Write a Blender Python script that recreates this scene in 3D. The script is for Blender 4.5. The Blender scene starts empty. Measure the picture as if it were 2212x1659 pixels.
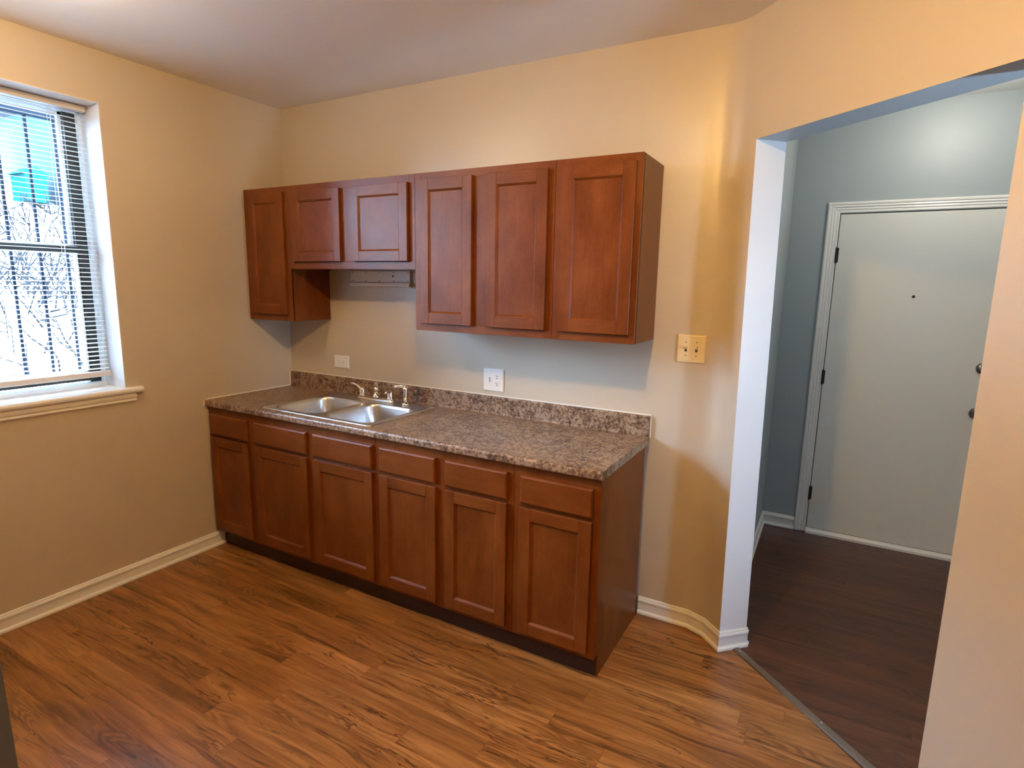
import bpy, bmesh, math, random
from mathutils import Vector, Matrix
random.seed(7)
C = bpy.context.scene.collection
SC = bpy.context.scene

# ------------------------------------------------------------------ camera
cam_d = bpy.data.cameras.new('camera'); cam = bpy.data.objects.new('camera', cam_d); C.objects.link(cam)
_R = Vector((0.8724513, 0.48834541, 0.01864131)); _U = Vector((-0.09885501, 0.13899594, 0.98534655)); _F = Vector((-0.4785984, 0.86150966, -0.16954258))
M = Matrix.Identity(4)
for i in range(3):
    M[i][0], M[i][1], M[i][2] = _R[i], _U[i], -_F[i]
M[0][3], M[1][3], M[2][3] = 3.15565, -2.62642, 1.59817
cam.matrix_world = M
cam_d.sensor_width = 36; cam_d.lens = 1241.41 / 2212 * 36; cam_d.clip_start = 0.02; cam_d.clip_end = 200
SC.camera = cam

# ------------------------------------------------------------------ world, lights, exposure
SKY_STRENGTH = 82.0
w = bpy.data.worlds.new('sky'); SC.world = w; w.use_nodes = True
bg = w.node_tree.nodes['Background']
_tc = w.node_tree.nodes.new('ShaderNodeTexCoord'); _sp = w.node_tree.nodes.new('ShaderNodeSeparateXYZ'); _rp = w.node_tree.nodes.new('ShaderNodeValToRGB')
_rp.color_ramp.elements[0].position = 0.0; _rp.color_ramp.elements[0].color = (0.49, 0.70, 1.0, 1)
_rp.color_ramp.elements[1].position = 0.8; _rp.color_ramp.elements[1].color = (0.38, 0.61, 1.0, 1)
w.node_tree.links.new(_tc.outputs['Generated'], _sp.inputs[0]); w.node_tree.links.new(_sp.outputs[2], _rp.inputs[0]); w.node_tree.links.new(_rp.outputs[0], bg.inputs[0])
bg.inputs[1].default_value = SKY_STRENGTH
w.cycles.sampling_method = 'MANUAL'; w.cycles.sample_map_resolution = 256

def portal(name, loc, rot, sx, sy):
    l = bpy.data.lights.new(name, 'AREA'); l.shape = 'RECTANGLE'; l.size = sx; l.size_y = sy
    l.cycles.is_portal = True
    o = bpy.data.objects.new(name, l); o.location = loc; o.rotation_euler = rot; C.objects.link(o)
portal('window_daylight', (-0.262, -1.70, 1.72), (0, -math.pi/2, 0), 1.4, 1.33)
portal('assumed_hall_daylight', (4.56, -0.75, 1.45), (0, math.pi/2, 0), 1.1, 0.17)  # guides daylight through the assumed, unseen hall window

def bulb(name, loc, col, power, r):
    l = bpy.data.lights.new(name, 'POINT'); l.color = col; l.energy = power; l.shadow_soft_size = r
    o = bpy.data.objects.new(name, l); o.location = loc; C.objects.link(o)
WARM = (1.0, 0.62, 0.20)
bulb('kitchen_ceiling_bulb', (2.55, -1.74, 2.54), WARM, 43, 0.045)
bulb('kitchen_corner_bulb', (0.74, -1.69, 2.54), (1.0, 0.74, 0.45), 13, 0.045)
bulb('hall_ceiling_bulb', (3.67, 0.93, 2.55), (1.0, 0.93, 0.80), 8.5, 0.05)

SC.view_settings.view_transform = 'Standard'; SC.view_settings.look = 'None'
SC.view_settings.gamma = 1; SC.view_settings.use_curve_mapping = False
SC.view_settings.exposure = 0.5
SC.cycles.use_denoising = True
SC.cycles.max_bounces = 10; SC.cycles.diffuse_bounces = 6; SC.cycles.transparent_max_bounces = 16
SC.cycles.sample_clamp_indirect = 0.0
SC.cycles.caustics_reflective = False; SC.cycles.caustics_refractive = False

# ------------------------------------------------------------------ material helpers
class NT:
    def __init__(s, name):
        s.m = bpy.data.materials.new(name); s.m.use_nodes = True
        s.t = s.m.node_tree; s.b = s.t.nodes['Principled BSDF']; s.out = s.t.nodes['Material Output']
    def n(s, typ, ins=None, **kw):
        nd = s.t.nodes.new(typ)
        for k, v in kw.items(): setattr(nd, k, v)
        for k, v in (ins or {}).items(): s.set(nd.inputs[k], v)
        return nd
    def set(s, sock, v):
        if isinstance(v, bpy.types.NodeSocket): s.t.links.new(v, sock)
        else: sock.default_value = v
    def math(s, op, a, b=0.0, c=0.0):
        nd = s.t.nodes.new('ShaderNodeMath'); nd.operation = op
        s.set(nd.inputs[0], a); s.set(nd.inputs[1], b); s.set(nd.inputs[2], c)
        return nd.outputs[0]
    def comb(s, x, y, z=0.0):
        return s.n('ShaderNodeCombineXYZ', {0: x, 1: y, 2: z}).outputs[0]
    def xyz(s):
        tc = s.n('ShaderNodeTexCoord')
        sp = s.n('ShaderNodeSeparateXYZ', {0: tc.outputs['Object']})
        return sp.outputs[0], sp.outputs[1], sp.outputs[2]
    def noise(s, vec, scale=1.0, detail=4.0, rough=0.5, dist=0.0):
        return s.n('ShaderNodeTexNoise', {'Vector': vec, 'Scale': scale, 'Detail': detail, 'Roughness': rough, 'Distortion': dist}).outputs[0]
    def ramp(s, fac, stops):
        r = s.n('ShaderNodeValToRGB', {0: fac}); el = r.color_ramp.elements
        while len(el) < len(stops): el.new(0.5)
        for e, (p, c) in zip(el, stops):
            e.position = p; e.color = (c if isinstance(c, tuple) else (c, c, c)) + (1,)
        return r.outputs[0]
    def mix(s, fac, a, b, mode='MIX'):
        nd = s.n('ShaderNodeMix', data_type='RGBA', blend_type=mode)
        s.set(nd.inputs[0], fac)
        for i, v in ((6, a), (7, b)):
            s.set(nd.inputs[i], v + (1,) if isinstance(v, tuple) and len(v) == 3 else v)
        return nd.outputs[2]
    def bump(s, h, strength=0.1, dist=0.01):
        nd = s.n('ShaderNodeBump', {'Height': h, 'Strength': strength, 'Distance': dist})
        s.t.links.new(nd.outputs[0], s.b.inputs['Normal'])
    def fin(s, col=None, rough=None, metal=None, spec=None):
        if col is not None: s.set(s.b.inputs['Base Color'], col + (1,) if isinstance(col, tuple) and len(col) == 3 else col)
        if rough is not None: s.set(s.b.inputs['Roughness'], rough)
        if metal is not None: s.b.inputs['Metallic'].default_value = metal
        if spec is not None: s.b.inputs['Specular IOR Level'].default_value = spec
        return s.m

def paint(name, col, rough=0.4, var=0.05, bump=0.06, bscale=90, spec=0.5):
    k = NT(name); x, y, z = k.xyz(); v = k.comb(x, y, z)
    n1 = k.noise(v, 1.6, 3)
    c = k.mix(n1, tuple(a*(1-var) for a in col), tuple(min(1, a*(1+var)) for a in col))
    n2 = k.noise(v, bscale, 3, 0.6); n3 = k.noise(v, 7, 2)
    k.bump(k.math('ADD', n2, k.math('MULTIPLY', n3, 1.2)), bump, 0.004)
    return k.fin(c, rough, 0, spec)

def plain(name, col, rough=0.4, metal=0.0, spec=0.5, var=0.04):
    k = NT(name); x, y, z = k.xyz(); n1 = k.noise(k.comb(x, y, z), 14, 3)
    c = k.mix(n1, tuple(a*(1-var) for a in col), tuple(min(1, a*(1+var)) for a in col))
    return k.fin(c, rough, metal, spec)

def cabinet_wood(name, vertical=True):
    k = NT(name); x, y, z = k.xyz()
    a, b = (z, x) if vertical else (x, z)
    u = k.math('ADD', b, y)
    blot = k.noise(k.comb(k.math('MULTIPLY', u, 9), k.math('MULTIPLY', a, 4), y), 1.0, 4, 0.6)
    gr = k.noise(k.comb(k.math('MULTIPLY', u, 130), k.math('MULTIPLY', a, 5), y), 1.0, 6, 0.6, 0.4)
    fl = k.noise(k.comb(k.math('MULTIPLY', u, 300), k.math('MULTIPLY', a, 60), y), 1.0, 2, 0.5)
    f = k.math('ADD', k.math('MULTIPLY', blot, 0.62), k.math('ADD', k.math('MULTIPLY', gr, 0.20), k.math('MULTIPLY', fl, 0.18)))
    c = k.ramp(f, [(0.32, (0.106, 0.0245, 0.0034)), (0.5, (0.162, 0.0405, 0.0056)), (0.68, (0.222, 0.063, 0.0098))])
    k.bump(gr, 0.03, 0.002)
    return k.fin(c, k.ramp(blot, [(0.3, 0.34), (0.7, 0.44)]), 0, 0.26)

def plank_floor(name, W, L, cols, rough, seamdark=0.32, contrast=1.0, dark=(0.05, 0.016, 0.004), off=0.0):
    k = NT(name); x, y, z = k.xyz()
    ys = k.math('ADD', k.math('DIVIDE', y, W), 40.3 + off)
    row = k.math('FLOOR', ys)
    rr = k.n('ShaderNodeTexWhiteNoise', {'W': row}, noise_dimensions='1D').outputs[0]
    xs = k.math('ADD', k.math('DIVIDE', x, L), k.math('ADD', k.math('MULTIPLY', rr, 7.0), 20.0))
    col = k.math('FLOOR', xs)
    idn = k.n('ShaderNodeTexWhiteNoise', {'Vector': k.comb(row, col, 0.0)}, noise_dimensions='2D').outputs[0]
    fx = k.math('SUBTRACT', xs, col); fy = k.math('SUBTRACT', ys, row)
    ex = k.math('MULTIPLY', k.math('MINIMUM', fx, k.math('SUBTRACT', 1.0, fx)), L)
    ey = k.math('MULTIPLY', k.math('MINIMUM', fy, k.math('SUBTRACT', 1.0, fy)), W)
    seam = k.math('MINIMUM', ex, ey)
    seamf = k.ramp(k.math('MULTIPLY', seam, 400), [(0.25, 1.0), (0.8, 0.0)])
    ox = k.math('ADD', x, k.math('MULTIPLY', idn, 37.0)); oy = k.math('ADD', y, k.math('MULTIPLY', idn, 91.0))
    wob = k.math('MULTIPLY', k.math('SUBTRACT', k.noise(k.comb(ox, oy, 3.0), 2.2, 2), 0.5), 0.07)
    gy = k.math('ADD', oy, wob)
    base = k.noise(k.comb(k.math('MULTIPLY', ox, 1.6), k.math('MULTIPLY', gy, 24), 0.0), 1.0, 6, 0.6, 0.3)
    fine = k.noise(k.comb(k.math('MULTIPLY', ox, 9), k.math('MULTIPLY', gy, 190), 0.0), 1.0, 4, 0.65)
    # dark mineral streaks along the grain
    st = k.noise(k.comb(k.math('MULTIPLY', ox, 2.4), k.math('MULTIPLY', gy, 50), 7.0), 1.0, 4, 0.6, 0.5)
    stf = k.math('MULTIPLY', k.ramp(st, [(0.55, 0.0), (0.66, 1.0)]), k.ramp(k.noise(k.comb(k.math('MULTIPLY', ox, 0.9), k.math('MULTIPLY', oy, 6), 31.0), 1.0, 2), [(0.40, 0.15), (0.60, 1.0)]))
    cr = k.noise(k.comb(k.math('MULTIPLY', ox, 1.9), k.math('MULTIPLY', gy, 17), 41.0), 1.0, 4, 0.55, 0.4)
    crk = k.math('MULTIPLY', k.ramp(k.math('ABSOLUTE', k.math('SUBTRACT', cr, 0.5)), [(0.004, 1.0), (0.016, 0.0)]), k.ramp(k.noise(k.comb(k.math('MULTIPLY', ox, 1.6), k.math('MULTIPLY', oy, 8), 53.0), 1.0, 2), [(0.50, 0.0), (0.58, 0.85)]))
    # cathedral rings in patches
    hfield = k.noise(k.comb(k.math('MULTIPLY', ox, 2.2), k.math('MULTIPLY', gy, 13), 11.0), 1.0, 1, 0.4)
    rings = k.math('ADD', k.math('MULTIPLY', k.math('SINE', k.math('MULTIPLY', hfield, 95.0)), 0.5), 0.5)
    patch = k.ramp(k.noise(k.comb(k.math('MULTIPLY', ox, 1.5), k.math('MULTIPLY', oy, 4), 19.0), 1.0, 2), [(0.53, 0.0), (0.63, 1.0)])
    ringf = k.math('MULTIPLY', k.math('MULTIPLY', rings, patch), 0.55)
    # knots
    vo = k.n('ShaderNodeTexVoronoi', {'Vector': k.comb(k.math('MULTIPLY', ox, 1.7), k.math('MULTIPLY', gy, 4.6), 0.0), 'Scale': 1.0})
    kn = k.math('ADD', vo.outputs['Distance'], k.math('MULTIPLY', k.math('SUBTRACT', k.noise(k.comb(k.math('MULTIPLY', ox, 30), k.math('MULTIPLY', gy, 60), 0.0), 1.0, 3), 0.5), 0.10))
    knf = k.math('MULTIPLY', k.ramp(kn, [(0.015, 1.0), (0.085, 0.0)]), 0.75)
    f = k.math('ADD', k.math('ADD', k.math('MULTIPLY', base, 0.82*contrast), k.math('MULTIPLY', fine, 0.34)), k.math('MULTIPLY', k.math('SUBTRACT', idn, 0.5), 0.13))
    f = k.math('ADD', f, -0.08 + (1-contrast)*0.31)
    c = k.ramp(f, [(0.25, cols[0]), (0.5, cols[1]), (0.75, cols[2])])
    dk = k.math('MAXIMUM', crk, k.math('MAXIMUM', k.math('MAXIMUM', k.math('MULTIPLY', stf, 0.85*contrast), ringf), knf))
    c = k.mix(dk, c, dark)
    c = k.mix(k.math('MULTIPLY', seamf, seamdark), c, dark)
    k.bump(k.math('SUBTRACT', fine, k.math('MULTIPLY', seamf, 1.2)), 0.05, 0.002)
    return k.fin(c, k.math('ADD', rough, k.math('MULTIPLY', fine, 0.12)), 0, 0.5)

def granite(name):
    k = NT(name); x, y, z = k.xyz(); v = k.comb(x, y, z)
    a = k.noise(v, 84, 6, 0.72, 0.25); b = k.noise(v, 30, 4, 0.6, 0.5); d = k.noise(v, 6, 3, 0.5)
    f = k.math('ADD', k.math('MULTIPLY', a, 0.62), k.math('ADD', k.math('MULTIPLY', b, 0.34), k.math('MULTIPLY', d, 0.12)))
    c = k.ramp(f, [(0.40, (0.028, 0.014, 0.008)), (0.465, (0.085, 0.044, 0.025)), (0.53, (0.205, 0.120, 0.072)), (0.60, (0.40, 0.28, 0.19)), (0.68, (0.27, 0.18, 0.13))])
    k.bump(a, 0.04, 0.001)
    return k.fin(c, k.ramp(b, [(0.3, 0.30), (0.7, 0.42)]), 0, 0.5)

def steel(name, col=(0.62, 0.61, 0.60), rough=0.28, aniso=True):
    k = NT(name); x, y, z = k.xyz()
    n = k.noise(k.comb(k.math('MULTIPLY', x, 500), k.math('MULTIPLY', y, 20), k.math('MULTIPLY', z, 60)), 1.0, 3)
    m = k.noise(k.comb(x, y, z), 25, 3)
    if aniso: k.bump(n, 0.05, 0.0006)
    return k.fin(col, k.math('ADD', rough - 0.04, k.math('MULTIPLY', m, 0.10)), 1.0)

MT = {}
MT['wall'] = paint('beige_wall_paint', (0.56, 0.475, 0.365), 0.36, 0.03, 0.09, 70, 0.85)
MT['ceil'] = paint('flat_ceiling_paint', (0.82, 0.79, 0.75), 0.45, 0.02, 0.05, 60)
MT['hall'] = paint('grey_hall_paint', (0.37, 0.42, 0.435), 0.45, 0.03, 0.10, 60)
MT['white'] = paint('white_trim_paint', (0.80, 0.79, 0.76), 0.32, 0.02, 0.04, 80)
MT['whitewall'] = paint('white_jamb_paint', (0.80, 0.79, 0.78), 0.36, 0.02, 0.12, 60)
MT['doorw'] = paint('white_door_paint', (0.76, 0.76, 0.71), 0.28, 0.02, 0.05, 40)
MT['wood'] = cabinet_wood('stained_maple', True)
MT['woodh'] = cabinet_wood('stained_maple_cross', False)
MT['toe'] = plain('shaded_toe_board', (0.045, 0.014, 0.006), 0.5)  # board colour darkened for the shade in the toe recess
MT['floor'] = plank_floor('oak_plank_laminate', 0.088, 0.98, ((0.10, 0.037, 0.008), (0.29, 0.114, 0.028), (0.50, 0.232, 0.072)), 0.26)
MT['hfloor'] = plank_floor('dark_plank_laminate', 0.082, 0.92, ((0.055, 0.016, 0.006), (0.098, 0.031, 0.011), (0.165, 0.060, 0.022)), 0.34, 0.4, 1.0, (0.022, 0.007, 0.004), 0.4)
MT['granite'] = granite('speckled_brown_laminate')
MT['steel'] = steel('brushed_steel', (0.62, 0.61, 0.60), 0.30, False)
MT['chrome'] = steel('chrome', (0.85, 0.85, 0.85), 0.06, False)
MT['dark_metal'] = plain('dark_hinge_metal', (0.06, 0.055, 0.05), 0.35, 0.9)
MT['knobm'] = plain('satin_knob_metal', (0.22, 0.21, 0.20), 0.25, 1.0)
MT['caulk'] = plain('white_caulk', (0.78, 0.74, 0.68), 0.5)
MT['plastic'] = plain('white_plastic', (0.82, 0.80, 0.77), 0.3)
MT['ivory'] = plain('ivory_plastic', (0.78, 0.64, 0.40), 0.3)
MT['slot'] = plain('dark_slot', (0.02, 0.018, 0.016), 0.6)
MT['screw'] = plain('grey_screw', (0.30, 0.28, 0.24), 0.4, 0.6)
MT['enamel'] = plain('old_white_enamel', (0.80, 0.78, 0.74), 0.35)
MT['foil'] = plain('bright_sticker', (0.90, 0.92, 0.93), 0.15)
MT['vinyl'] = plain('white_vinyl', (0.80, 0.81, 0.80), 0.35)
def slat_vinyl():
    k = NT('blind_slat_white')
    d = k.n('ShaderNodeBsdfDiffuse', {'Color': (0.86, 0.86, 0.84, 1)}); t = k.n('ShaderNodeBsdfTranslucent', {'Color': (0.86, 0.86, 0.84, 1)})
    mx = k.n('ShaderNodeMixShader', {0: 0.45, 1: d.outputs[0], 2: t.outputs[0]}); k.t.links.new(mx.outputs[0], k.out.inputs[0])
    return k.m
MT['slat'] = slat_vinyl()
MT['reveal'] = paint('aged_white_reveal_paint', (0.70, 0.70, 0.69), 0.42, 0.03, 0.12, 60)
MT['rail'] = plain('blind_rail_cream', (0.66, 0.60, 0.53), 0.4)
MT['track'] = plain('dark_window_track', (0.030, 0.036, 0.032), 0.5)
MT['bar'] = plain('grey_iron', (0.020, 0.025, 0.036), 0.5, 0.0, 0.0)
MT['strip'] = plain('brown_transition_strip', (0.135, 0.105, 0.078), 0.35)
MT['grey'] = plain('dark_grey_enamel', (0.10, 0.10, 0.115), 0.4)
MT['brick'] = plain('pinkish_brick', (0.04, 0.025, 0.022), 0.7, 0.0, 0.0)
MT['bldg'] = paint('pale_render', (0.022, 0.034, 0.038), 0.6, 0.25, 0.0, 8, 0.0)
MT['teal'] = plain('turquoise_plastic', (0.004, 0.050, 0.050), 0.5, 0.0, 0.0)
MT['twig'] = plain('dry_twigs', (0.012, 0.011, 0.011), 0.8, 0.0, 0.0)
MT['roofing'] = plain('grey_roofing', (0.02, 0.021, 0.024), 0.8, 0.0, 0.0)
def litter():
    k = NT('leaf_litter'); x, y, z = k.xyz(); v = k.comb(x, y, z)
    a = k.noise(v, 9, 6, 0.75, 1.5); b = k.noise(v, 1.3, 3)
    f = k.math('ADD', k.math('MULTIPLY', a, 0.75), k.math('MULTIPLY', b, 0.25))
    c = k.ramp(f, [(0.38, (0.010, 0.009, 0.0085)), (0.43, (0.06, 0.054, 0.050)), (0.48, (0.14, 0.126, 0.118))])
    return k.fin(c, 0.9, 0, 0.0)
MT['litter'] = litter()
def glass():
    k = NT('clear_pane')
    tr = k.n('ShaderNodeBsdfTransparent', {'Color': (0.95, 0.98, 0.98, 1)})
    gl = k.n('ShaderNodeBsdfGlossy', {'Color': (1, 1, 1, 1), 'Roughness': 0.02})
    fr = k.n('ShaderNodeFresnel', {'IOR': 1.35})
    mx = k.n('ShaderNodeMixShader', {0: fr.outputs[0], 1: tr.outputs[0], 2: gl.outputs[0]})
    k.t.links.new(mx.outputs[0], k.out.inputs[0])
    return k.m
MT['glass'] = glass()

# ------------------------------------------------------------------ mesh helpers
class MB:
    def __init__(s): s.bm = bmesh.new(); s.mi = 0; s.sm = False
    def face(s, vs):
        try:
            f = s.bm.faces.new(vs); f.material_index = s.mi; f.smooth = s.sm; return f
        except ValueError: return None
    def v(s, p): return s.bm.verts.new(p)
    def hexa(s, p):      # 8 points: bottom 4 (ccw), top 4
        v = [s.v(q) for q in p]; fs = []
        for ids in ((3,2,1,0), (4,5,6,7), (0,1,5,4), (1,2,6,5), (2,3,7,6), (3,0,4,7)):
            fs.append(s.face([v[i] for i in ids]))
        return v, fs
    def box(s, x0, x1, y0, y1, z0, z1, bev=0.0, seg=1):
        v, fs = s.hexa([(x0,y0,z0),(x1,y0,z0),(x1,y1,z0),(x0,y1,z0),(x0,y0,z1),(x1,y0,z1),(x1,y1,z1),(x0,y1,z1)])
        if bev > 0:
            es = list({e for f in fs for e in f.edges})
            r = bmesh.ops.bevel(s.bm, geom=es, offset=bev, segments=seg, profile=0.5, affect='EDGES', clamp_overlap=True)
            for f in r['faces']: f.material_index = s.mi
        return fs
    def rings(s, rs, closed=True, cap0=True, cap1=True):
        vv = [[s.v(p) for p in r] for r in rs]; n = len(rs[0])
        for a, b in zip(vv[:-1], vv[1:]):
            for i in range(n if closed else n-1):
                j = (i+1) % n
                s.face([a[i], a[j], b[j], b[i]])
        if closed and cap0: s.face(list(reversed(vv[0])))
        if closed and cap1: s.face(vv[-1])
        return vv
    def prism_x(s, prof, x0, x1):      # prof: (y,z) loop
        s.rings([[(x0, y, z) for y, z in prof], [(x1, y, z) for y, z in prof]])
    def prism_y(s, prof, y0, y1):      # prof: (x,z)
        s.rings([[(x, y0, z) for x, z in prof], [(x, y1, z) for x, z in prof]])
    def prism_z(s, poly, z0, z1):
        s.rings([[(x, y, z0) for x, y in poly], [(x, y, z1) for x, y in poly]])
    def tube(s, pts, r, n=12, cap=True):
        pts = [Vector(p) for p in pts]; rs = r if isinstance(r, (list, tuple)) else [r]*len(pts)
        rings = []; prev = None
        for i, p in enumerate(pts):
            t = (pts[min(i+1, len(pts)-1)] - pts[max(i-1, 0)]).normalized()
            if prev is None:
                a = Vector((0,0,1)) if abs(t.z) < 0.9 else Vector((1,0,0))
                u = t.cross(a).normalized()
            else:
                u = (prev - t*prev.dot(t)).normalized()
            prev = u; w_ = t.cross(u)
            rings.append([p + (u*math.cos(2*math.pi*k/n) + w_*math.sin(2*math.pi*k/n))*rs[i] for k in range(n)])
        s.rings(rings, True, cap, cap)
    def lathe(s, c, axis, prof, n=20):  # prof: (r, h) along axis from c
        ax = Vector(axis).normalized(); a = Vector((0,0,1)) if abs(ax.z) < 0.9 else Vector((1,0,0))
        u = ax.cross(a).normalized(); w_ = ax.cross(u); c = Vector(c)
        s.rings([[c + ax*h + (u*math.cos(2*math.pi*k/n) + w_*math.sin(2*math.pi*k/n))*max(r, 1e-4) for k in range(n)] for r, h in prof])
    def obj(s, name, mats, parent=None, auto=True):
        bmesh.ops.remove_doubles(s.bm, verts=s.bm.verts, dist=1e-6)
        bmesh.ops.recalc_face_normals(s.bm, faces=s.bm.faces)
        me = bpy.data.meshes.new(name); s.bm.to_mesh(me); s.bm.free()
        for m in (mats if isinstance(mats, (list, tuple)) else [mats]): me.materials.append(MT[m])
        o = bpy.data.objects.new(name, me); C.objects.link(o)
        if parent:
            o.parent = parent
            o.matrix_parent_inverse = parent.matrix_basis.inverted()
        return o

def struct(o, label=None):
    o['kind'] = 'structure'
    if label: o['label'] = label
    return o
def tag(o, label, cat, group=None):
    o['label'] = label; o['category'] = cat
    if group: o['group'] = group
    return o
def empty(name, loc, label, cat, group=None):
    o = bpy.data.objects.new(name, None); o.location = loc; o.empty_display_size = 0.05; C.objects.link(o)
    return tag(o, label, cat, group)

# ------------------------------------------------------------------ room dimensions (metres)
H = 2.652          # ceiling
KX = 2.735         # where the back wall turns 45 degrees
RX = 4.2; BY = -4.2
WY0, WY1, WZ0, WZ1 = -2.36, -1.0463, 1.03, 2.4165     # left window opening
T = 0.2            # wall x+y thickness of the angled wall
HX = 2.85; HY = 1.54; HXR = 4.45; HH = 2.674
S2 = math.sqrt(0.5)
def dg(s, d=0.0):  # point along the angled wall, d behind its kitchen face
    return (KX + s*S2 + d*S2, -s*S2 + d*S2)

# floors
m = MB(); m.prism_z([(-0.02, BY), (RX, BY), (RX, -1.357), (2.8435, 0.0), (2.735, 0.05), (-0.02, 0.05)], -0.06, 0.0)
struct(m.obj('floor', 'floor'), 'orange brown wood plank kitchen floor')
m = MB(); m.prism_z([(2.735, 0.11), (4.2, -1.355), (4.3, -1.45), (HXR, -1.45), (HXR, HY+0.1), (2.735, HY+0.1)], -0.06, -0.001)
struct(m.obj('floor_hall', 'hfloor'), 'dark red brown plank hallway floor')
# ceilings
m = MB(); m.prism_z([(-0.2, BY-0.1), (RX+0.1, BY-0.1), (4.3, -1.45), (2.8, 0.05), (2.7, 0.08), (-0.2, 0.08)], H, H+0.08)
struct(m.obj('ceiling', 'ceil'), 'off white kitchen ceiling')
m = MB(); m.prism_z([(2.75, 0.1), (4.3, -1.45), (HXR+0.1, -1.45), (HXR+0.1, HY+0.1), (2.75, HY+0.1)], HH, HH+0.06)
struct(m.obj('ceiling_hall', 'white'), 'white hallway ceiling')

# back wall with its softly rounded inside corner
m = MB()
R_ = 0.16; tl = R_*math.tan(math.radians(22.5)); cx, cy = KX - tl, -R_
prof = [(-0.25, 0.0)]
arc = [(cx + R_*math.sin(a), cy + R_*math.cos(a)) for a in [math.radians(45)*i/24 for i in range(25)]]
m.box(-0.25, cx, 0.0, 0.12, 0, H)
wb = m.obj('wall_back', 'wall'); struct(wb, 'beige wall behind the cabinets')
# left wall around the window
m = MB()
for (y0, y1, z0, z1) in ((BY, 0.0, 0, WZ0), (BY, 0.0, WZ1, H), (BY, WY0, WZ0, WZ1), (WY1, 0.0, WZ0, WZ1)):
    m.box(-0.25, 0.0, y0, y1, z0, z1)
struct(m.obj('wall_left', 'wall'), 'beige wall with the window')
# angled wall with the hall opening
m = MB()
zt0, zt1 = 2.181, 2.150
def hx(sb0, sb1, st0, st1, zb0, zb1, zt, mats=None):
    P = lambda s, d, z: dg(s, d) + (z,)
    D = T*S2
    v, fs = m.hexa([P(sb0,0,zb0), P(sb1,0,zb1), P(sb1,D,zb1), P(sb0,D,zb0), P(st0,0,zt), P(st1,0,zt), P(st1,D,zt), P(st0,D,zt)])
    # order: bottom, top, front, right, back, left
    for i, mi in enumerate(mats or ()):
        if fs[i]: fs[i].material_index = mi
SJ0 = 0.157; SJ1 = 0.118; SR = 1.0775
def pier_jamb(z): return SJ0 + (SJ1-SJ0)*z/2.18
m.prism_z(arc + [dg(tl, 0.12), (KX + 0.03, 0.12), (cx, 0.12)], 0, H)
m_top = pier_jamb(zt0)
hx(tl, pier_jamb(0), tl, m_top, 0, 0, zt0, (0,0,0,1,2,0))
hx(SR, 2.07, SR, 2.07, 0, 0, zt1, (0,0,0,0,2,1))
hx(m_top, SR, m_top, SR, zt0, zt1, H, (2,0,0,0,2,0))
hx(tl, m_top, tl, m_top, zt0, zt0, H, (0,0,0,0,2,0))
hx(SR, 2.07, SR, 2.07, zt1, zt1, H, (0,0,0,0,2,0))
struct(m.obj('wall_right', ['wall', 'whitewall', 'hall']), 'angled beige wall with the hallway opening')
m = MB(); m.box(RX, RX+0.15, BY, -1.465, 0, H)
struct(m.obj('wall_side', 'wall'), 'beige wall beside the photographer')
m = MB(); m.box(-0.25, RX+0.15, BY-0.12, BY, 0, H)
struct(m.obj('wall_rear', 'wall'), 'beige wall behind the photographer')
# hall walls
DX0, DX1, DZ = 3.123, 3.985, 2.068
m = MB(); m.box(HX-0.1, HX, 0.0865, HY, 0, HH); struct(m.obj('wall_hall_left', 'hall'), 'grey side wall of the hallway')
m = MB()
m.box(HX-0.1, DX0, HY, HY+0.1, 0, HH); m.box(DX1, HXR, HY, HY+0.1, 0, HH); m.box(DX0, DX1, HY, HY+0.1, DZ, HH); m.box(DX0-0.02, DX1+0.02, HY+0.045, HY+0.1, 0, DZ+0.02)  # last box is added behind the door to stop sky leaking in
struct(m.obj('wall_hall_back', 'hall'), 'grey hallway wall around the door')
m = MB(); Y0, Y1, Z0, Z1 = -0.82, -0.68, 0.9, 1.95
for (y0, y1, z0, z1) in ((-1.5, HY+0.1, 0, Z0), (-1.5, HY+0.1, Z1, HH), (-1.5, Y0, Z0, Z1), (Y1, HY+0.1, Z0, Z1)): m.box(HXR, HXR+0.1, y0, y1, z0, z1)
m.box(4.26, HXR+0.1, -1.52, -1.37, -0.06, HH+0.06)
struct(m.obj('wall_hall_right', 'hall'), 'grey far right wall of the hallway')

# ------------------------------------------------------------------ baseboards (one moulded profile swept with mitres)
PROF = [(0, 0), (0.019, 0.0), (0.0205, 0.006), (0.019, 0.013), (0.015, 0.018), (0.0095, 0.0195), (0.0095, 0.058), (0.0125, 0.062), (0.0135, 0.069), (0.0115, 0.075), (0.008, 0.078), (0.0065, 0.084), (0.003, 0.0875), (0, 0.0875)]
def sweep(m, path):
    n = len(path); rings = []
    for i, p in enumerate(path):
        p = Vector(p)
        d0 = (p - Vector(path[i-1])).normalized() if i > 0 else None
        d1 = (Vector(path[i+1]) - p).normalized() if i < n-1 else None
        if d0 is None: d0 = d1
        if d1 is None: d1 = d0
        n0 = Vector((d0.y, -d0.x)); n1 = Vector((d1.y, -d1.x))
        mt = (n0 + n1); mt = mt / max(mt.dot(n0), 0.2)
        rings.append([(p.x + mt.x*o, p.y + mt.y*o, z) for o, z in PROF])
    m.rings(rings)
m = MB(); sweep(m, [(0.0, BY), (0.0, -0.566)]); struct(m.obj('baseboard_left', 'white'), 'cream moulded baseboard under the window')
jf = dg(SJ0); jb = dg(SJ0, T*S2)
m = MB(); sweep(m, [(2.4415, 0.0), (KX-tl*0.75, 0.0), dg(tl*0.75), jf, jb])
struct(m.obj('baseboard_back', 'white'), 'cream moulded baseboard right of the cabinets')
m = MB(); sweep(m, [jb, (HX, 0.0865), (HX, HY), (3.052, HY)])
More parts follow.
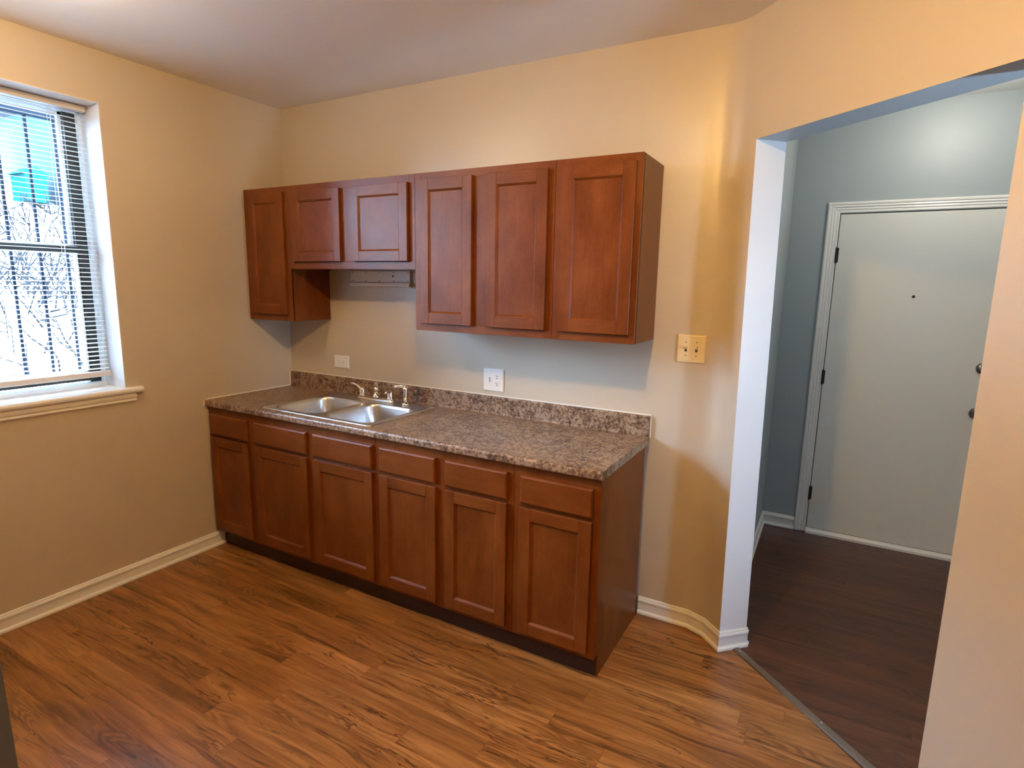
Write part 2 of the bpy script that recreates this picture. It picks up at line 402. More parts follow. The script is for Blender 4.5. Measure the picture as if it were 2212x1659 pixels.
struct(m.obj('baseboard_hall', 'white'), 'white moulded hallway baseboard')

# transition strip on the floor
m = MB(); a, b = Vector((2.902, -0.058)), Vector((3.445, -0.557)); d = (b-a).normalized(); q = Vector((-d.y, d.x))
ws = [(-0.018, 0.0), (-0.015, 0.006), (-0.008, 0.009), (0.008, 0.009), (0.015, 0.006), (0.018, 0.0)]
m.rings([[(p.x + q.x*o, p.y + q.y*o, z) for o, z in ws] for p in (a, b)])
ts = m.obj('trim_1', 'strip'); struct(ts, 'brown metal transition strip across the opening')
for (t_, nm) in ((0.42, 'screw'), (0.98, 'screw')):
    p = a + (b-a)*(0.06 if t_ > 0.9 else 0.66)
    k = MB(); k.lathe((p.x, p.y, 0.0088), (0,0,1), [(0.004, 0), (0.004, 0.0006), (0.001, 0.001)], 10); k.obj('screw', 'chrome', ts)

# ------------------------------------------------------------------ hallway door
dr = empty('door_1', ((DX0+DX1)/2, HY, 0), 'white hallway entry door with peephole', 'door'); del dr['category']; struct(dr)
m = MB(); m.box(DX0+0.004, DX1-0.004, HY-0.004, HY+0.036, 0.034, DZ-0.006, 0.002); m.obj('slab', 'doorw', dr)
def casing(m, x0, x1, z0, z1, horiz):
    pf = [(0, 0.0), (0.0, 0.012), (0.006, 0.018), (0.016, 0.018), (0.020, 0.013), (0.030, 0.016), (0.036, 0.011), (0.046, 0.013), (0.052, 0.009), (0.064, 0.011), (0.070, 0.006), (0.070, 0.0)]
    return pf
pf = casing(None, 0, 0, 0, 0, False)
cs = MB()
xi, xo = DX0, DX0-0.070
def cpt(o, d, corner):  # o measured from the outer edge
    if corner == 0: return (DX0-0.070+o, HY-d, 0.004)
    if corner == 1: return (DX0-0.070+o, HY-d, DZ+0.066-o*0.066/0.070)
    if corner == 2: return (DX1+0.070-o, HY-d, DZ+0.066-o*0.066/0.070)
    return (DX1+0.070-o, HY-d, 0.004)
cs.rings([[cpt(o, d, i) for o, d in pf] for i in range(4)]); cs.obj('casing', 'white', dr)
m = MB(); m.prism_x([(HY-0.028, 0.0), (HY-0.026, 0.016), (HY-0.012, 0.026), (HY+0.0, 0.031), (HY+0.06, 0.031), (HY+0.06, 0.0)], DX0, DX1); m.obj('threshold', 'white', dr)
for z in (1.818, 1.054, 0.276):
    m = MB(); m.tube([(DX0+0.001, HY-0.008, z-0.045), (DX0+0.001, HY-0.008, z+0.045)], 0.0065, 10)
    m.tube([(DX0+0.001, HY-0.008, z-0.05), (DX0+0.001, HY-0.008, z+0.05)], 0.003, 8)
    m.box(DX0-0.012, DX0+0.014, HY-0.0065, HY-0.002, z-0.044, z+0.044)
    m.obj('hinge', 'dark_metal', dr)
m = MB(); m.lathe((3.55, HY-0.004, 1.575), (0,-1,0), [(0.0085, 0), (0.0085, 0.002), (0.006, 0.003), (0.001, 0.0025)], 16); m.obj('peephole', 'slot', dr)
m = MB(); m.sm = True; m.lathe((3.924, HY-0.004, 0.914), (0,-1,0), [(0.033, 0), (0.033, 0.006), (0.026, 0.012), (0.013, 0.016), (0.012, 0.032), (0.022, 0.038), (0.028, 0.048), (0.027, 0.058), (0.020, 0.065), (0.001, 0.067)], 24); m.obj('knob', 'knobm', dr)
m = MB(); m.sm = True; m.lathe((3.924, HY-0.004, 1.177), (0,-1,0), [(0.033, 0), (0.032, 0.008), (0.026, 0.014), (0.012, 0.015), (0.001, 0.015)], 24)
m.box(3.919, 3.929, HY-0.034, HY-0.018, 1.160, 1.194, 0.002); m.obj('deadbolt', 'knobm', dr)

# ------------------------------------------------------------------ window on the left wall
wn = empty('window_1', (-0.2, (WY0+WY1)/2, WZ0), 'white double hung window in a deep reveal', 'window'); del wn['category']; struct(wn)
m = MB()
m.box(-0.235, 0.0005, WY1-0.004, WY1+0.0, WZ0, WZ1); m.box(-0.235, 0.0005, WY0, WY0+0.004, WZ0, WZ1)
m.box(-0.235, 0.0005, WY0, WY1, WZ1-0.004, WZ1); m.obj('reveal_lining', 'reveal', wn)
yi0, yi1 = WY0+0.004, WY1-0.004
m = MB()   # outer frame + dark balance tracks
for (a0, a1) in ((yi1-0.012, yi1), (yi0, yi0+0.012)): m.box(-0.25, -0.175, a0, a1, WZ0, WZ1-0.004)
m.box(-0.25, -0.175, yi0, yi1, WZ1-0.03, WZ1-0.004); m.box(-0.25, -0.160, yi0, yi1, WZ0, WZ0+0.012)
m.prism_y([(-0.250, WZ0+0.012), (-0.168, WZ0+0.012), (-0.172, WZ0+0.026), (-0.250, WZ0+0.034)], yi0, yi1)
m.obj('frame', 'vinyl', wn)
m = MB()
for (a0, a1) in ((yi1-0.062, yi1-0.012), (yi0+0.012, yi0+0.062)): m.box(-0.246, -0.200, a0, a1, WZ0+0.03, WZ1-0.03)
m.obj('track', 'track', wn)
mz = 1.735
def sash(name, xo, xi, z0, z1, st, rb, rt):
    s = MB(); y0, y1 = yi0+0.055, yi1-0.055
    s.box(xo, xi, y0, y0+st, z0, z1, 0.002); s.box(xo, xi, y1-st, y1, z0, z1, 0.002)
    s.box(xo, xi, y0, y1, z0, z0+rb, 0.002); s.box(xo, xi, y0, y1, z1-rt, z1, 0.002)
    o = s.obj(name, 'vinyl', wn)
    g = MB(); g.box((xo+xi)/2-0.002, (xo+xi)/2+0.002, y0+st, y1-st, z0+rb, z1-rt); g.obj('pane', 'glass', o)
    return o
sash('upper_sash', -0.246, -0.226, mz-0.005, WZ1-0.03, 0.022, 0.03, 0.02)
ls = sash('lower_sash', -0.222, -0.200, WZ0+0.075, mz+0.015, 0.016, 0.022, 0.035)
m = MB(); m.box(-0.226, -0.196, yi0+0.05, yi1-0.05, WZ0+0.038, WZ0+0.074); m.obj('weather_seal', 'track', wn)
m = MB(); m.box(-0.2255, -0.1985, yi0+0.055, yi1-0.055, mz-0.018, mz+0.012); m.obj('meeting_rail', 'track', wn)
# stool and apron
m = MB()
m.box(-0.172, 0.0, WY0, WY1, WZ0-0.022, WZ0+0.009)
m.prism_y([(0.0, 1.012), (0.026, 1.012), (0.031, 1.018), (0.033, 1.026), (0.031, 1.034), (0.026, 1.039), (0.0, 1.039)], WY0-0.07, -0.9745)
tr = m.obj('trim_2', 'white'); struct(tr, 'painted window stool and apron under the window')
m = MB(); m.prism_y([(0.0, 0.966), (0.010, 0.966), (0.014, 0.972), (0.012, 0.980), (0.017, 0.988), (0.018, 1.000), (0.013, 1.006), (0.013, 1.0115), (0.0, 1.0115)], WY0-0.05, -1.006); m.obj('apron', 'white', tr)

# blind
bl = empty('window_blind', (-0.122, (WY0+WY1)/2, WZ1), 'white mini blind hanging open in the left window', 'blind')
by0, by1 = WY0+0.024, -1.057; bxc = -0.122
m = MB(); m.box(bxc-0.018, bxc+0.018, by0, by1, WZ1-0.034, WZ1-0.009, 0.0015); m.obj('headrail', 'rail', bl)
m = MB(); m.prism_y([(bxc-0.014, 1.100), (bxc-0.010, 1.094), (bxc+0.010, 1.094), (bxc+0.014, 1.100), (bxc+0.013, 1.118), (bxc+0.008, 1.122), (bxc-0.008, 1.122), (bxc-0.013, 1.118)], by0, by1); m.obj('bottom_rail', 'rail', bl)
zt_, zb_ = WZ1-0.048, 1.136; ns = 57; tilt = math.radians(-5)
sm = MB(); W2 = 0.0125
pr = []
for i in range(7):
    u = -W2 + 2*W2*i/6; hgt = 0.0022*(1-(u/W2)**2)
    pr.append((u*math.cos(tilt) - hgt*math.sin(tilt), u*math.sin(tilt) + hgt*math.cos(tilt)))
pr2 = [(x, z-0.0005) for x, z in reversed(pr)]
sm.prism_y(pr + pr2, by0+0.003, by1-0.003)
me0 = None
for i in range(ns):
    z = zt_ + (zb_-zt_)*i/(ns-1)
    if me0 is None:
        o = sm.obj('slat', 'slat'); me0 = o.data
    else:
        o = bpy.data.objects.new('slat', me0); C.objects.link(o)
    o.parent = bl; o.matrix_parent_inverse = bl.matrix_basis.inverted(); o.location = (bxc, 0, z)
for yy in (-1.206, -1.70, -2.20):
    m = MB()
    for dx in (-0.0135, 0.0135): m.tube([(bxc+dx, yy, 1.12), (bxc+dx, yy, WZ1-0.03)], 0.0009, 6)
    m.tube([(bxc, yy+0.008, 1.12), (bxc, yy+0.008, WZ1-0.03)], 0.0008, 6)
    m.obj('ladder_cord', 'slat', bl)
# outside: iron guard, brick ledge, bank, house
gd = empty('window_guard', (-0.36, -1.5, 1.0), 'grey iron bars outside the left window', 'guard')
for i in range(12):
    yy = -1.10 - 0.118*i
    m = MB(); m.tube([(-0.33, yy, 1.0), (-0.33, yy, 2.62)], 0.0075, 8); m.obj('bar', 'bar', gd)
for zz in (2.372, 1.045):
    m = MB(); m.box(-0.345, -0.315, -2.50, -1.06, zz-0.012, zz+0.012); m.obj('cross_rail', 'bar', gd)
m = MB(); m.box(-0.42, -0.25, -2.5, -0.95, 0.95, 1.03); struct(m.obj('trim_3', 'brick'), 'pinkish brick ledge outside the window')
def bank(x, y):
    r = min(1, max(0, (0.9-y)/1.8)) * min(1, max(0, (y+6.0)/1.2)); r = r*r*(3-2*r)  # ridge out of view, added to hold sky light off the angled wall
    return 0.15 + (0.33 + 0.34*r)*(-x-0.5)*(1 if x > -1.5 else 1) + 0.10*math.sin(1.7*x+0.9*y) + 0.06*math.sin(3.1*y-1.2*x) - 0.34*r*min(-x-0.5, 1.5)
m = MB(); m.sm = True
NX, NY = 40, 46; grid = []
for i in range(NX+1):
    x = -0.5 - 9.5*i/NX; r = []
    for j in range(NY+1):
        y = -7 + 15*j/NY
        z = bank(x, y) + random.uniform(-0.03, 0.03)
        r.append(m.v((x, y, z)))
    grid.append(r)
for i in range(NX):
    for j in range(NY): m.face([grid[i][j], grid[i][j+1], grid[i+1][j+1], grid[i+1][j]])
o = m.obj('hillside', 'litter'); struct(o, 'leaf covered bank outside the window, with an added unseen ridge')
m = MB()
for i in range(1500):
    x = -1.2 - 8*random.random()**0.8; y = -0.9 - 0.42*(x) + random.uniform(-1.6, 1.6)
    z = bank(x, y)
    L = random.uniform(0.12, 0.55); az = random.uniform(0, 6.28); el = random.uniform(0.1, 1.4)
    if x < -7.6 and y > 1.3: continue
    p = Vector((x, y, z-0.02)); dv = Vector((math.cos(az)*math.cos(el), math.sin(az)*math.cos(el), math.sin(el)))
    p2 = p + dv*L*0.55; p3 = p2 + (dv + Vector((random.uniform(-.4,.4), random.uniform(-.4,.4), random.uniform(-.1,.3))))*L*0.45
    rr = random.uniform(0.004, 0.010)
    m.tube([p, p2, p3], [rr, rr*0.8, rr*0.35], 4, False)
o = tag(m.obj('dry_brush', 'twig'), 'bare dry twigs on the bank outside the window', 'brush'); o['kind'] = 'stuff'
hs = empty('neighbor_house', (-10.5, 4.6, 1.8), 'pale blue house wall seen through the upper window panes', 'house')
m = MB(); m.box(-13, -8.3, 2.48, 8.5, 1.6, 4.4); m.obj('wall', 'bldg', hs)
m = MB(); m.prism_y([(-13.3, 4.4), (-8.0, 4.4), (-8.0, 4.5), (-10.6, 5.3), (-13.3, 4.5)], 2.25, 8.7); m.obj('roof', 'roofing', hs)
sh = empty('garden_shed', (-8.7, 2.2, 2.0), 'small turquoise shed on the bank beyond the window bars', 'shed')
m = MB(); m.box(-9.0, -8.5, 2.00, 2.30, 2.8, 3.24); m.obj('walls', 'teal', sh)
m = MB(); m.prism_x([(1.96, 3.24), (2.34, 3.24), (2.15, 3.36)], -9.05, -8.45); m.obj('roof', 'teal', sh)

# assumed window, unseen at the hallway's far right, sized to light the door jamb
w2 = empty('window_2_assumed', (HXR, (Y0+Y1)/2, Z0), 'assumed hallway window out of sight on the right', 'window'); del w2['category']; struct(w2)
m = MB()
for (a0, a1) in ((Y0, Y0+0.01), (Y1-0.01, Y1)): m.box(HXR+0.03, HXR+0.08, a0, a1, Z0, Z1)
for (z0, z1) in ((Z0, Z0+0.04), (Z1-0.04, Z1), (1.44, 1.46)): m.box(HXR+0.03, HXR+0.08, Y0+0.01, Y1-0.01, z0, z1)
m.obj('frame', 'vinyl', w2)
m = MB(); m.box(HXR+0.053, HXR+0.057, Y0+0.01, Y1-0.01, Z0+0.04, Z1-0.04); m.obj('pane', 'glass', w2)

# ------------------------------------------------------------------ cabinets
def shaker(parent, x0, x1, z0, z1, yf, name='door', st=0.052, th=0.019):
    """five-piece recessed panel door, front face at yf (towards -y), thickness th"""
    m = MB(); yb = yf + th
    m.mi = 0
    m.box(x0, x0+st, yf, yb, z0, z1, 0.0014); m.box(x1-st, x1, yf, yb, z0, z1, 0.0014)
    m.mi = 1
    m.box(x0+st, x1-st, yf+0.0002, yb, z0, z0+st, 0.0010); m.box(x0+st, x1-st, yf+0.0002, yb, z1-st, z1, 0.0010)
    m.mi = 0
    a, b, c_, d = x0+st, x1-st, z0+st, z1-st; g = 0.0085; yp = yf + 0.0095
    o = [(a-.001, yf+.0012, c_-.001), (b+.001, yf+.0012, c_-.001), (b+.001, yf+.0012, d+.001), (a-.001, yf+.0012, d+.001)]
    o2 = [(a+.0015, yf+.0022, c_+.0015), (b-.0015, yf+.0022, c_+.0015), (b-.0015, yf+.0022, d-.0015), (a+.0015, yf+.0022, d-.0015)]
    n = [(a+g, yp, c_+g), (b-g, yp, c_+g), (b-g, yp, d-g), (a+g, yp, d-g)]
    vv = [[m.v(p) for p in r] for r in (o, o2, n)]
    for r0, r1 in zip(vv[:-1], vv[1:]):
        for i in range(4):
            j = (i+1) % 4; m.mi = 1 if i in (0, 2) else 0
            m.face([r0[i], r0[j], r1[j], r1[i]])
    m.mi = 0; m.face(vv[2])
    return m.obj(name, ['wood', 'woodh'], parent)
def drawer_front(parent, x0, x1, z0, z1, yf, th=0.019):
    m = MB()
    R = lambda i, y: [(x0+i, y, z0+i), (x1-i, y, z0+i), (x1-i, y, z1-i), (x0+i, y, z1-i)]
    m.rings([R(0.0, yf+th), R(0.0, yf+0.008), R(0.0015, yf+0.0045), (R(0.007, yf+0.0005)), R(0.009, yf)])
    return m.obj('drawer_front', 'woodh', parent)

BF = -0.612; BD = -0.043; TZ = 0.1025; BT = 0.869
def base_cab(x0, x1, label, cols, end=False):
    e = empty('base_cabinet', ((x0+x1)/2, (BF+BD)/2, 0), label, 'cabinet', 'base cabinets under the counter')
    g = 0.0006
    m = MB(); m.box(x0+g, x1-g, BF, BF+0.019, TZ, BT-0.0005, 0.0012); m.box(x0+g+0.001, x1-g-0.001, BF+0.065, BD, 0.0, TZ+0.02)
    for a_ in (x0+g, x1-g-0.015): m.box(a_, a_+0.015, BF+0.018, BD, TZ+0.002, BT-0.0005)
    m.box(x0+g+0.002, x1-g-0.002, BD-0.008, BD-0.001, TZ+0.02, BT-0.0005)
    m.obj('carcass', 'wood', e)
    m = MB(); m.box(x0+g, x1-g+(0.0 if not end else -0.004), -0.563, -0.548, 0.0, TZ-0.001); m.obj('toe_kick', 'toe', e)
    if end:
        m = MB(); m.box(x1-0.004, x1+0.0005, -0.566, BD, 0.0, TZ+0.012, 0.0008); m.box(x1-0.0005, x1+0.0012, BF+0.002, BD, TZ+0.001, BT)
        m.obj('end_panel', 'wood', e)
    for a, b in cols:
        drawer_front(e, a, b, 0.708, 0.8285, BF-0.019)
        shaker(e, a, b, 0.1265, 0.692, BF-0.019)
    return e
base_cab(0.003, 0.381, 'narrow base cabinet against the window wall, one drawer over one door', [(0.031, 0.3625)])
base_cab(0.381, 1.2954, 'wide base cabinet under the sink, two drawer fronts over two doors', [(0.416, 0.831), (0.877, 1.281)])
base_cab(1.2954, 2.0574, 'base cabinet between the sink cabinet and the end unit, two drawers and two doors', [(1.327, 1.659), (1.710, 2.030)])
base_cab(2.0574, 2.4384, 'right end base cabinet with exposed side panel beside the hallway wall', [(2.091, 2.4115)], True)

UF = -0.297; UT = 2.126; UB = 1.364; UM = 1.666
def wall_cab(x0, x1, zb, label, cols, end=False):
    e = empty('wall_cabinet', ((x0+x1)/2, UF/2, zb), label, 'cabinet', 'wall cabinets above the counter')
    g = 0.0006
    # carcass with a face frame and an undercut bottom
    m = MB(); m.box(x0+g+0.002, x1-g-0.002, UF+0.018, -0.002, zb+0.012, UT-0.001, 0.001)
    m.box(x0+g, x0+g+0.015, UF+0.012, -0.001, zb, UT, 0.0008); m.box(x1-g-0.015, x1-g, UF+0.012, -0.001, zb, UT, 0.0008)
    m.obj('carcass', 'wood', e)
    m = MB(); s = 0.038
    m.box(x0+g, x0+s, UF, UF+0.019, zb, UT, 0.0008); m.box(x1-s, x1-g, UF, UF+0.019, zb, UT, 0.0008)
    m.mi = 1; m.box(x0+s, x1-s, UF+0.0002, UF+0.019, zb, zb+s, 0.0006); m.box(x0+s, x1-s, UF+0.0002, UF+0.019, UT-s, UT, 0.0006); m.mi = 0
    if len(cols) > 1:
        c_ = (cols[0][1]+cols[1][0])/2; hw = max(0.03, (cols[1][0]-cols[0][1])/2+0.012)
        m.box(c_-hw, c_+hw, UF+0.0002, UF+0.019, zb+s, UT-s, 0.0006)
    m.obj('face_frame', ['wood', 'woodh'], e)
    if zb > 1.5: zlo, zhi = 1.7075, 2.0895
    else: zlo, zhi = 1.402, 2.0935
    for a, b in cols: shaker(e, a, b, zlo, zhi, UF-0.019)
    return e
wall_cab(0.003, 0.381, UB, 'narrow tall wall cabinet in the corner by the window wall', [(0.050, 0.3535)])
wall_cab(0.381, 1.2954, UM, 'short wall cabinet above the sink with two small doors', [(0.428, 0.797), (0.880, 1.257)])
wall_cab(1.2954, 2.0574, UB, 'tall two door wall cabinet right of the short one', [(1.336, 1.639), (1.720, 2.0265)])
wall_cab(2.0574, 2.4384, UB, 'right end tall wall cabinet with exposed side panel', [(2.093, 2.4145)])

# ------------------------------------------------------------------ countertop
CT = 0.907; CB = 0.869; CL, CR = 0.003, 2.4473
def arcp(cy_, cz_, r, a0, a1, n=6): return [(cy_ + r*math.cos(math.radians(a0+(a1-a0)*i/n)), cz_ + r*math.sin(math.radians(a0+(a1-a0)*i/n))) for i in range(n+1)]
front = arcp(-0.623, CT-0.012, 0.012, 90, 180) + arcp(-0.627, CB+0.0085, 0.008, 180, 260, 4)
back = [(-0.0005, CB), (-0.0005, 1.005)] + arcp(-0.009, 0.996, 0.009, 90, 180, 5) + arcp(-0.028, CT+0.010, 0.010, 0, -90, 5)
full = back + front
SX0, SX1, SY0, SY1 = 0.462, 1.219, -0.570, -0.066
m = MB()
m.prism_x(full, CL, SX0); m.prism_x(full, SX1, CR)
m.prism_x([(SY0, CB), (SY0, CT)] + front, SX0, SX1)
m.prism_x(back + [(SY1, CT), (SY1, CB)], SX0, SX1)
ct = tag(m.obj('countertop', 'granite'), 'speckled brown laminate countertop with backsplash over the base cabinets', 'countertop')
m = MB()
m.tube([(CL, -0.002, 1.0065), (CR, -0.002, 1.0065)], 0.0035, 8); m.tube([(CR+0.001, -0.002, 1.0065), (CR+0.001, -0.002, 0.90)], 0.0035, 8)
m.tube([(0.002, -0.62, CT+0.001), (0.002, -0.022, CT+0.001)], 0.004, 8); m.tube([(0.002, -0.62, CT), (0.002, -0.636, CT-0.010), (0.002, -0.635, CB)], 0.0035, 8)
m.tube([(0.002, -0.022, CT+0.001), (0.002, -0.020, 0.998), (0.002, -0.004, 1.006)], 0.0035, 8)
k = m.obj('caulk_bead', 'caulk', ct); k['label'] = 'white caulk line'

# ------------------------------------------------------------------ sink
sk = empty('sink', (0.84, -0.318, CT), 'double bowl stainless steel sink set into the countertop', 'sink')
def rrect(x0, x1, y0, y1, r, z, n=6):
    out = []
    for (cx_, cy_, a0) in ((x1-r, y1-r, 0), (x0+r, y1-r, 90), (x0+r, y0+r, 180), (x1-r, y0+r, 270)):
        for i in range(n+1):
            a = math.radians(a0 + 90*i/n); out.append((cx_ + r*math.cos(a), cy_ + r*math.sin(a), z))
    return out
OX0, OX1, OY0, OY1 = 0.4435, 1.2375, -0.590, -0.047
DZk = CT + 0.004
bowls = [(0.480, 0.826, -0.560, -0.158), (0.858, 1.203, -0.560, -0.158)]
m = MB(); bm = m.bm
def loop(pts): 
    vs = [m.v(p) for p in pts]; return [bm.edges.new((vs[i], vs[(i+1) % len(vs)])) for i in range(len(vs))], vs
e0, v0 = loop(rrect(OX0+0.006, OX1-0.006, OY0+0.006, OY1-0.006, 0.02, DZk))
es = list(e0)
bl_loops = []
for (a, b, c_, d) in bowls:
    e1, v1 = loop(rrect(a, b, c_, d, 0.075, DZk)); es += e1
bmesh.ops.triangle_fill(bm, edges=es, use_beauty=True, use_dissolve=False)
m.rings([rrect(OX0+0.006, OX1-0.006, OY0+0.006, OY1-0.006, 0.02, DZk), rrect(OX0+0.002, OX1-0.002, OY0+0.002, OY1-0.002, 0.024, DZk-0.0005), rrect(OX0, OX1, OY0, OY1, 0.026, CT+0.0005)], True, False, False)
dk = m.obj('deck', 'steel', sk)
for (a, b, c_, d) in bowls:
    m = MB(); m.sm = True
    prof = [(0.0, 0.0, 0.075), (0.003, -0.002, 0.074), (0.006, -0.007, 0.073), (0.009, -0.02, 0.073), (0.014, -0.10, 0.075), (0.020, -0.135, 0.078), (0.034, -0.155, 0.075), (0.055, -0.163, 0.07), (0.09, -0.166, 0.05)]
    m.rings([rrect(a+i, b-i, c_+i, d-i, r, DZk+dz) for i, dz, r in prof], True, False, True)
    bo = m.obj('bowl', 'steel', sk)
    cxx, cyy = (a+b)/2, (c_+d)/2
    k = MB(); k.lathe((cxx, cyy, DZk-0.166), (0,0,1), [(0.056, 0.0), (0.055, 0.003), (0.045, 0.0035), (0.040, 0.001), (0.001, 0.0005)], 24); k.obj('drain', 'chrome', bo)

# ------------------------------------------------------------------ faucet and sprayer
fz = DZk
fc = empty('faucet', (0.834, -0.100, fz), 'chrome two handle faucet on the sink back ledge', 'faucet')
m = MB(); m.sm = True
def pill(x0, x1, y, r, z): return rrect(x0, x1, y-r, y+r, r*0.98, z, 8)
m.rings([pill(0.697, 0.972, -0.100, 0.028, fz), pill(0.698, 0.971, -0.100, 0.027, fz+0.010), pill(0.702, 0.967, -0.100, 0.023, fz+0.018), pill(0.712, 0.957, -0.100, 0.013, fz+0.021)])
m.obj('base_plate', 'chrome', fc)
m = MB(); m.sm = True
m.lathe((0.835, -0.100, fz+0.018), (0,0,1), [(0.022, 0), (0.021, 0.010), (0.016, 0.016), (0.015, 0.03)], 20)
sp = [(0.835, -0.100, fz+0.03), (0.835, -0.100, fz+0.060), (0.8375, -0.1025, fz+0.082), (0.846, -0.111, fz+0.098), (0.860, -0.126, fz+0.104), (0.880, -0.148, fz+0.101), (0.898, -0.168, fz+0.092), (0.908, -0.179, fz+0.080)]
m.tube(sp, [0.014, 0.0135, 0.013, 0.0125, 0.012, 0.012, 0.012, 0.0125], 16)
m.obj('spout', 'chrome', fc)
def handle(x, path):
    m = MB(); m.sm = True
    m.lathe((x, -0.100, fz+0.016), (0,0,1), [(0.021, 0), (0.021, 0.008), (0.017, 0.013), (0.0165, 0.036), (0.015, 0.046), (0.009, 0.053), (0.001, 0.055)], 20)
    m.tube(path, [0.010, 0.0085, 0.0075, 0.0070, 0.0072, 0.0055], 12)
    m.obj('handle', 'chrome', fc)
zz = fz
handle(0.727, [(0.724, -0.104, zz+0.052), (0.716, -0.110, zz+0.066), (0.704, -0.116, zz+0.078), (0.690, -0.121, zz+0.086), (0.675, -0.125, zz+0.090), (0.664, -0.127, zz+0.091)])
handle(0.942, [(0.942, -0.104, zz+0.050), (0.947, -0.116, zz+0.060), (0.953, -0.130, zz+0.066), (0.960, -0.146, zz+0.069), (0.967, -0.162, zz+0.070), (0.972, -0.172, zz+0.070)])
spr = empty('sink_sprayer', (1.058, -0.102, fz), 'chrome side sprayer right of the faucet', 'sprayer')
m = MB(); m.sm = True; m.lathe((1.058, -0.102, fz), (0,0,1), [(0.024, 0), (0.024, 0.006), (0.020, 0.012), (0.013, 0.016), (0.012, 0.02)], 20); m.obj('flange', 'chrome', spr)
m = MB(); m.sm = True
m.tube([(1.058, -0.102, fz+0.016), (1.058, -0.102, fz+0.05), (1.058, -0.102, fz+0.09), (1.0575, -0.1025, fz+0.105)], [0.0105, 0.0125, 0.0145, 0.013], 16)
m.tube([(1.066, -0.100, fz+0.100), (1.052, -0.105, fz+0.105), (1.03, -0.113, fz+0.107), (1.005, -0.122, fz+0.104), (0.996, -0.125, fz+0.100)], [0.009, 0.011, 0.0085, 0.008, 0.011], 14)
m.obj('spray_head', 'chrome', spr)

# ------------------------------------------------------------------ wall plates
def plate(m, x0, x1, z0, z1, d=0.006):
    R = lambda i, y: [(x0+i, y, z0+i), (x1-i, y, z0+i), (x1-i, y, z1-i), (x0+i, y, z1-i)]
    m.rings([R(0, -0.0003), R(0, -d*0.45), R(0.002, -d*0.85), R(0.005, -d)])
def screw(parent, x, z, y=-0.006, mat='screw'):
    k = MB(); k.lathe((x, y+0.0004, z), (0,-1,0), [(0.0032, 0), (0.0032, 0.0006), (0.001, 0.0011)], 10); k.obj('screw', mat, parent)
o1 = empty('wall_outlet', (0.463, 0, 1.10), 'small horizontal cream outlet on the wall left of the faucet', 'outlet')
m = MB(); plate(m, 0.403, 0.525, 1.062, 1.140); m.obj('cover_plate', 'plastic', o1)
m = MB(); m.box(0.427, 0.501, -0.0085, -0.0055, 1.084, 1.118, 0.001); k1 = m.obj('receptacle', 'plastic', o1)
m = MB()
for cx_ in (0.447, 0.481):
    for dz in (-0.006, 0.006): m.box(cx_-0.0045, cx_+0.0045, -0.0088, -0.008, 1.101+dz-0.0009, 1.101+dz+0.0009)
    m.lathe((cx_+0.010, -0.0080, 1.101), (0,-1,0), [(0.0024, 0), (0.0024, 0.0008)], 10)
m.obj('slots', 'slot', k1)
o2 = empty('wall_outlet', (1.585, 0, 1.093), 'square white switch and outlet plate above the counter', 'outlet')
m = MB(); plate(m, 1.5225, 1.6465, 1.0315, 1.1535, 0.008); m.obj('cover_plate', 'plastic', o2)
m = MB(); m.box(1.594, 1.628, -0.0105, -0.0075, 1.060, 1.126, 0.001); rc = m.obj('receptacle', 'plastic', o2)
m = MB()
for cz_ in (1.112, 1.075):
    m.box(1.6035, 1.6065, -0.0110, -0.0100, cz_-0.001, cz_+0.0075); m.box(1.6145, 1.6170, -0.0110, -0.0100, cz_-0.001, cz_+0.0060)
    m.lathe((1.6105, -0.0100, cz_-0.008), (0,-1,0), [(0.0033, 0), (0.0033, 0.0010)], 10)
m.obj('slots', 'slot', rc)
m = MB(); m.box(1.5605, 1.5655, -0.0095, -0.0076, 1.083, 1.105); m.obj('toggle_slot', 'slot', o2)
m = MB(); m.hexa([(1.5615,-0.008,1.088),(1.5645,-0.008,1.088),(1.5645,-0.008,1.098),(1.5615,-0.008,1.098),(1.5615,-0.020,1.082),(1.5645,-0.020,1.082),(1.5645,-0.020,1.087),(1.5615,-0.020,1.087)]); m.obj('toggle', 'plastic', o2)
o3 = empty('light_switch', (2.6105, 0, 1.333), 'ivory double light switch plate on the wall right of the cabinets', 'switch')
m = MB(); plate(m, 2.549, 2.6725, 1.270, 1.3945); m.obj('cover_plate', 'ivory', o3)
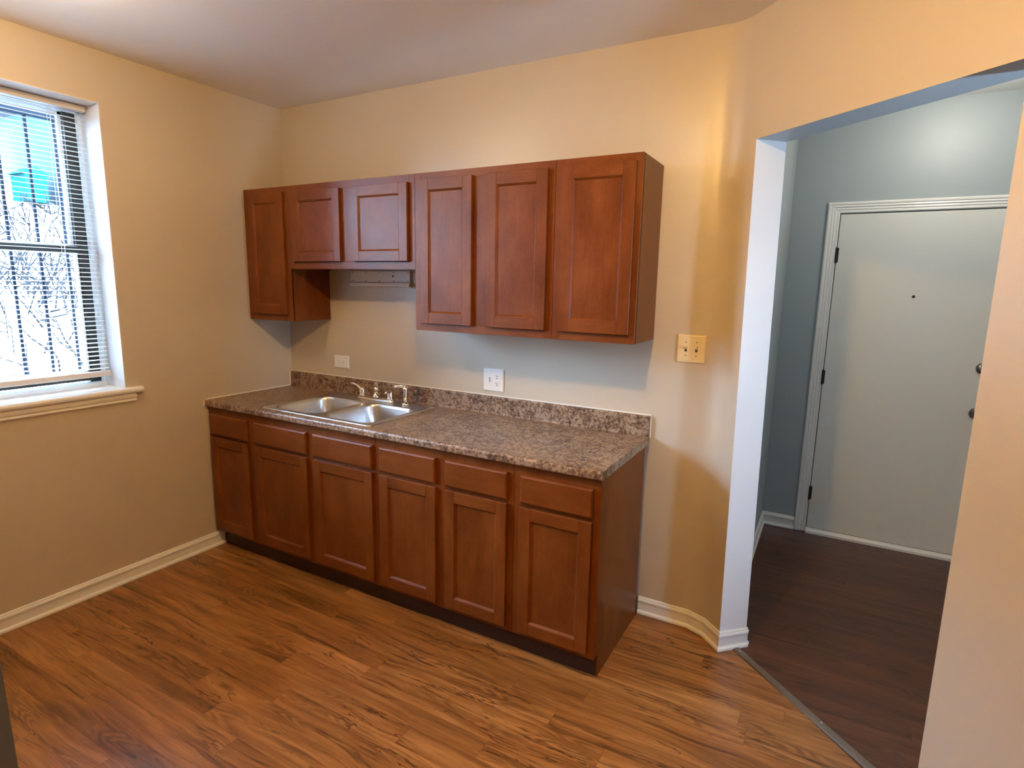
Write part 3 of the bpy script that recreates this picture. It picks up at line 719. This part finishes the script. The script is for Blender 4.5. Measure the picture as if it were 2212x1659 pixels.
for tx in (2.5875, 2.6335):
    m = MB(); m.box(tx-0.005, tx+0.005, -0.0072, -0.0055, 1.320, 1.344); tp = m.obj('toggle_slot', 'slot', o3)
    m = MB(); m.hexa([(tx-0.004,-0.006,1.328),(tx+0.004,-0.006,1.328),(tx+0.004,-0.006,1.342),(tx-0.004,-0.006,1.342),(tx-0.0035,-0.018,1.339),(tx+0.0035,-0.018,1.339),(tx+0.0035,-0.018,1.346),(tx-0.0035,-0.018,1.346)]); m.obj('toggle', 'ivory', o3)
    for sz in (1.362, 1.302): screw(o3, tx, sz)

# light strip under the short cabinet
lf = empty('under_cabinet_light', (0.80, -0.01, 1.62), 'white metal light strip under the short wall cabinet', 'light fixture')
m = MB(); m.box(0.574, 1.03, -0.016, -0.0005, 1.601, 1.6655, 0.002); m.obj('housing', 'enamel', lf)
m = MB(); m.prism_x([(-0.0005, 1.600), (-0.020, 1.600), (-0.030, 1.594), (-0.032, 1.580), (-0.026, 1.573), (-0.0005, 1.573)], 0.578, 1.034); m.obj('lower_lip', 'enamel', lf)
m = MB(); m.hexa([(0.845, -0.0325, 1.581), (1.025, -0.0325, 1.579), (1.025, -0.0305, 1.579), (0.845, -0.0305, 1.581), (0.850, -0.0275, 1.5995), (1.022, -0.0275, 1.5990), (1.022, -0.0255, 1.5990), (0.850, -0.0255, 1.5995)]); k = m.obj('sticker', 'foil', lf); k['label'] = 'shiny white torn sticker'
for i in range(5):
    xx = 0.592 + 0.106*i
    for zz in (1.657, 1.608):
        k = MB(); k.lathe((xx, -0.0158, zz), (0,-1,0), [(0.004, 0), (0.004, 0.0008), (0.001, 0.0015)], 10); k.obj('rivet', 'screw', lf)
k = MB(); k.lathe((0.905, -0.0155, 1.636), (0,-1,0), [(0.006, 0), (0.006, 0.0007), (0.001, 0.0009)], 14); k.obj('knockout', 'slot', lf)

# ------------------------------------------------------------------ dark grey object of unknown kind at the photographer's side, box shape assumed
B = Vector((1.059, -1.995, 0.0)); Tp = Vector((0.998, -1.983, 0.36))
up = (Tp - B)/(Tp.z)
def ap(z, dx, dy): p = B + up*z; return (p.x+dx, p.y+dy, z)
m = MB(); m.hexa([ap(0, -0.55, -0.62), ap(0, 0, -0.62), ap(0, 0, 0), ap(0, -0.55, 0), ap(0.40, -0.55, -0.62), ap(0.40, 0, -0.62), ap(0.40, 0, 0), ap(0.40, -0.55, 0)])
tag(m.obj('grey_object', 'grey'), 'dark grey unidentified object whose edge shows at the lower left', 'object')
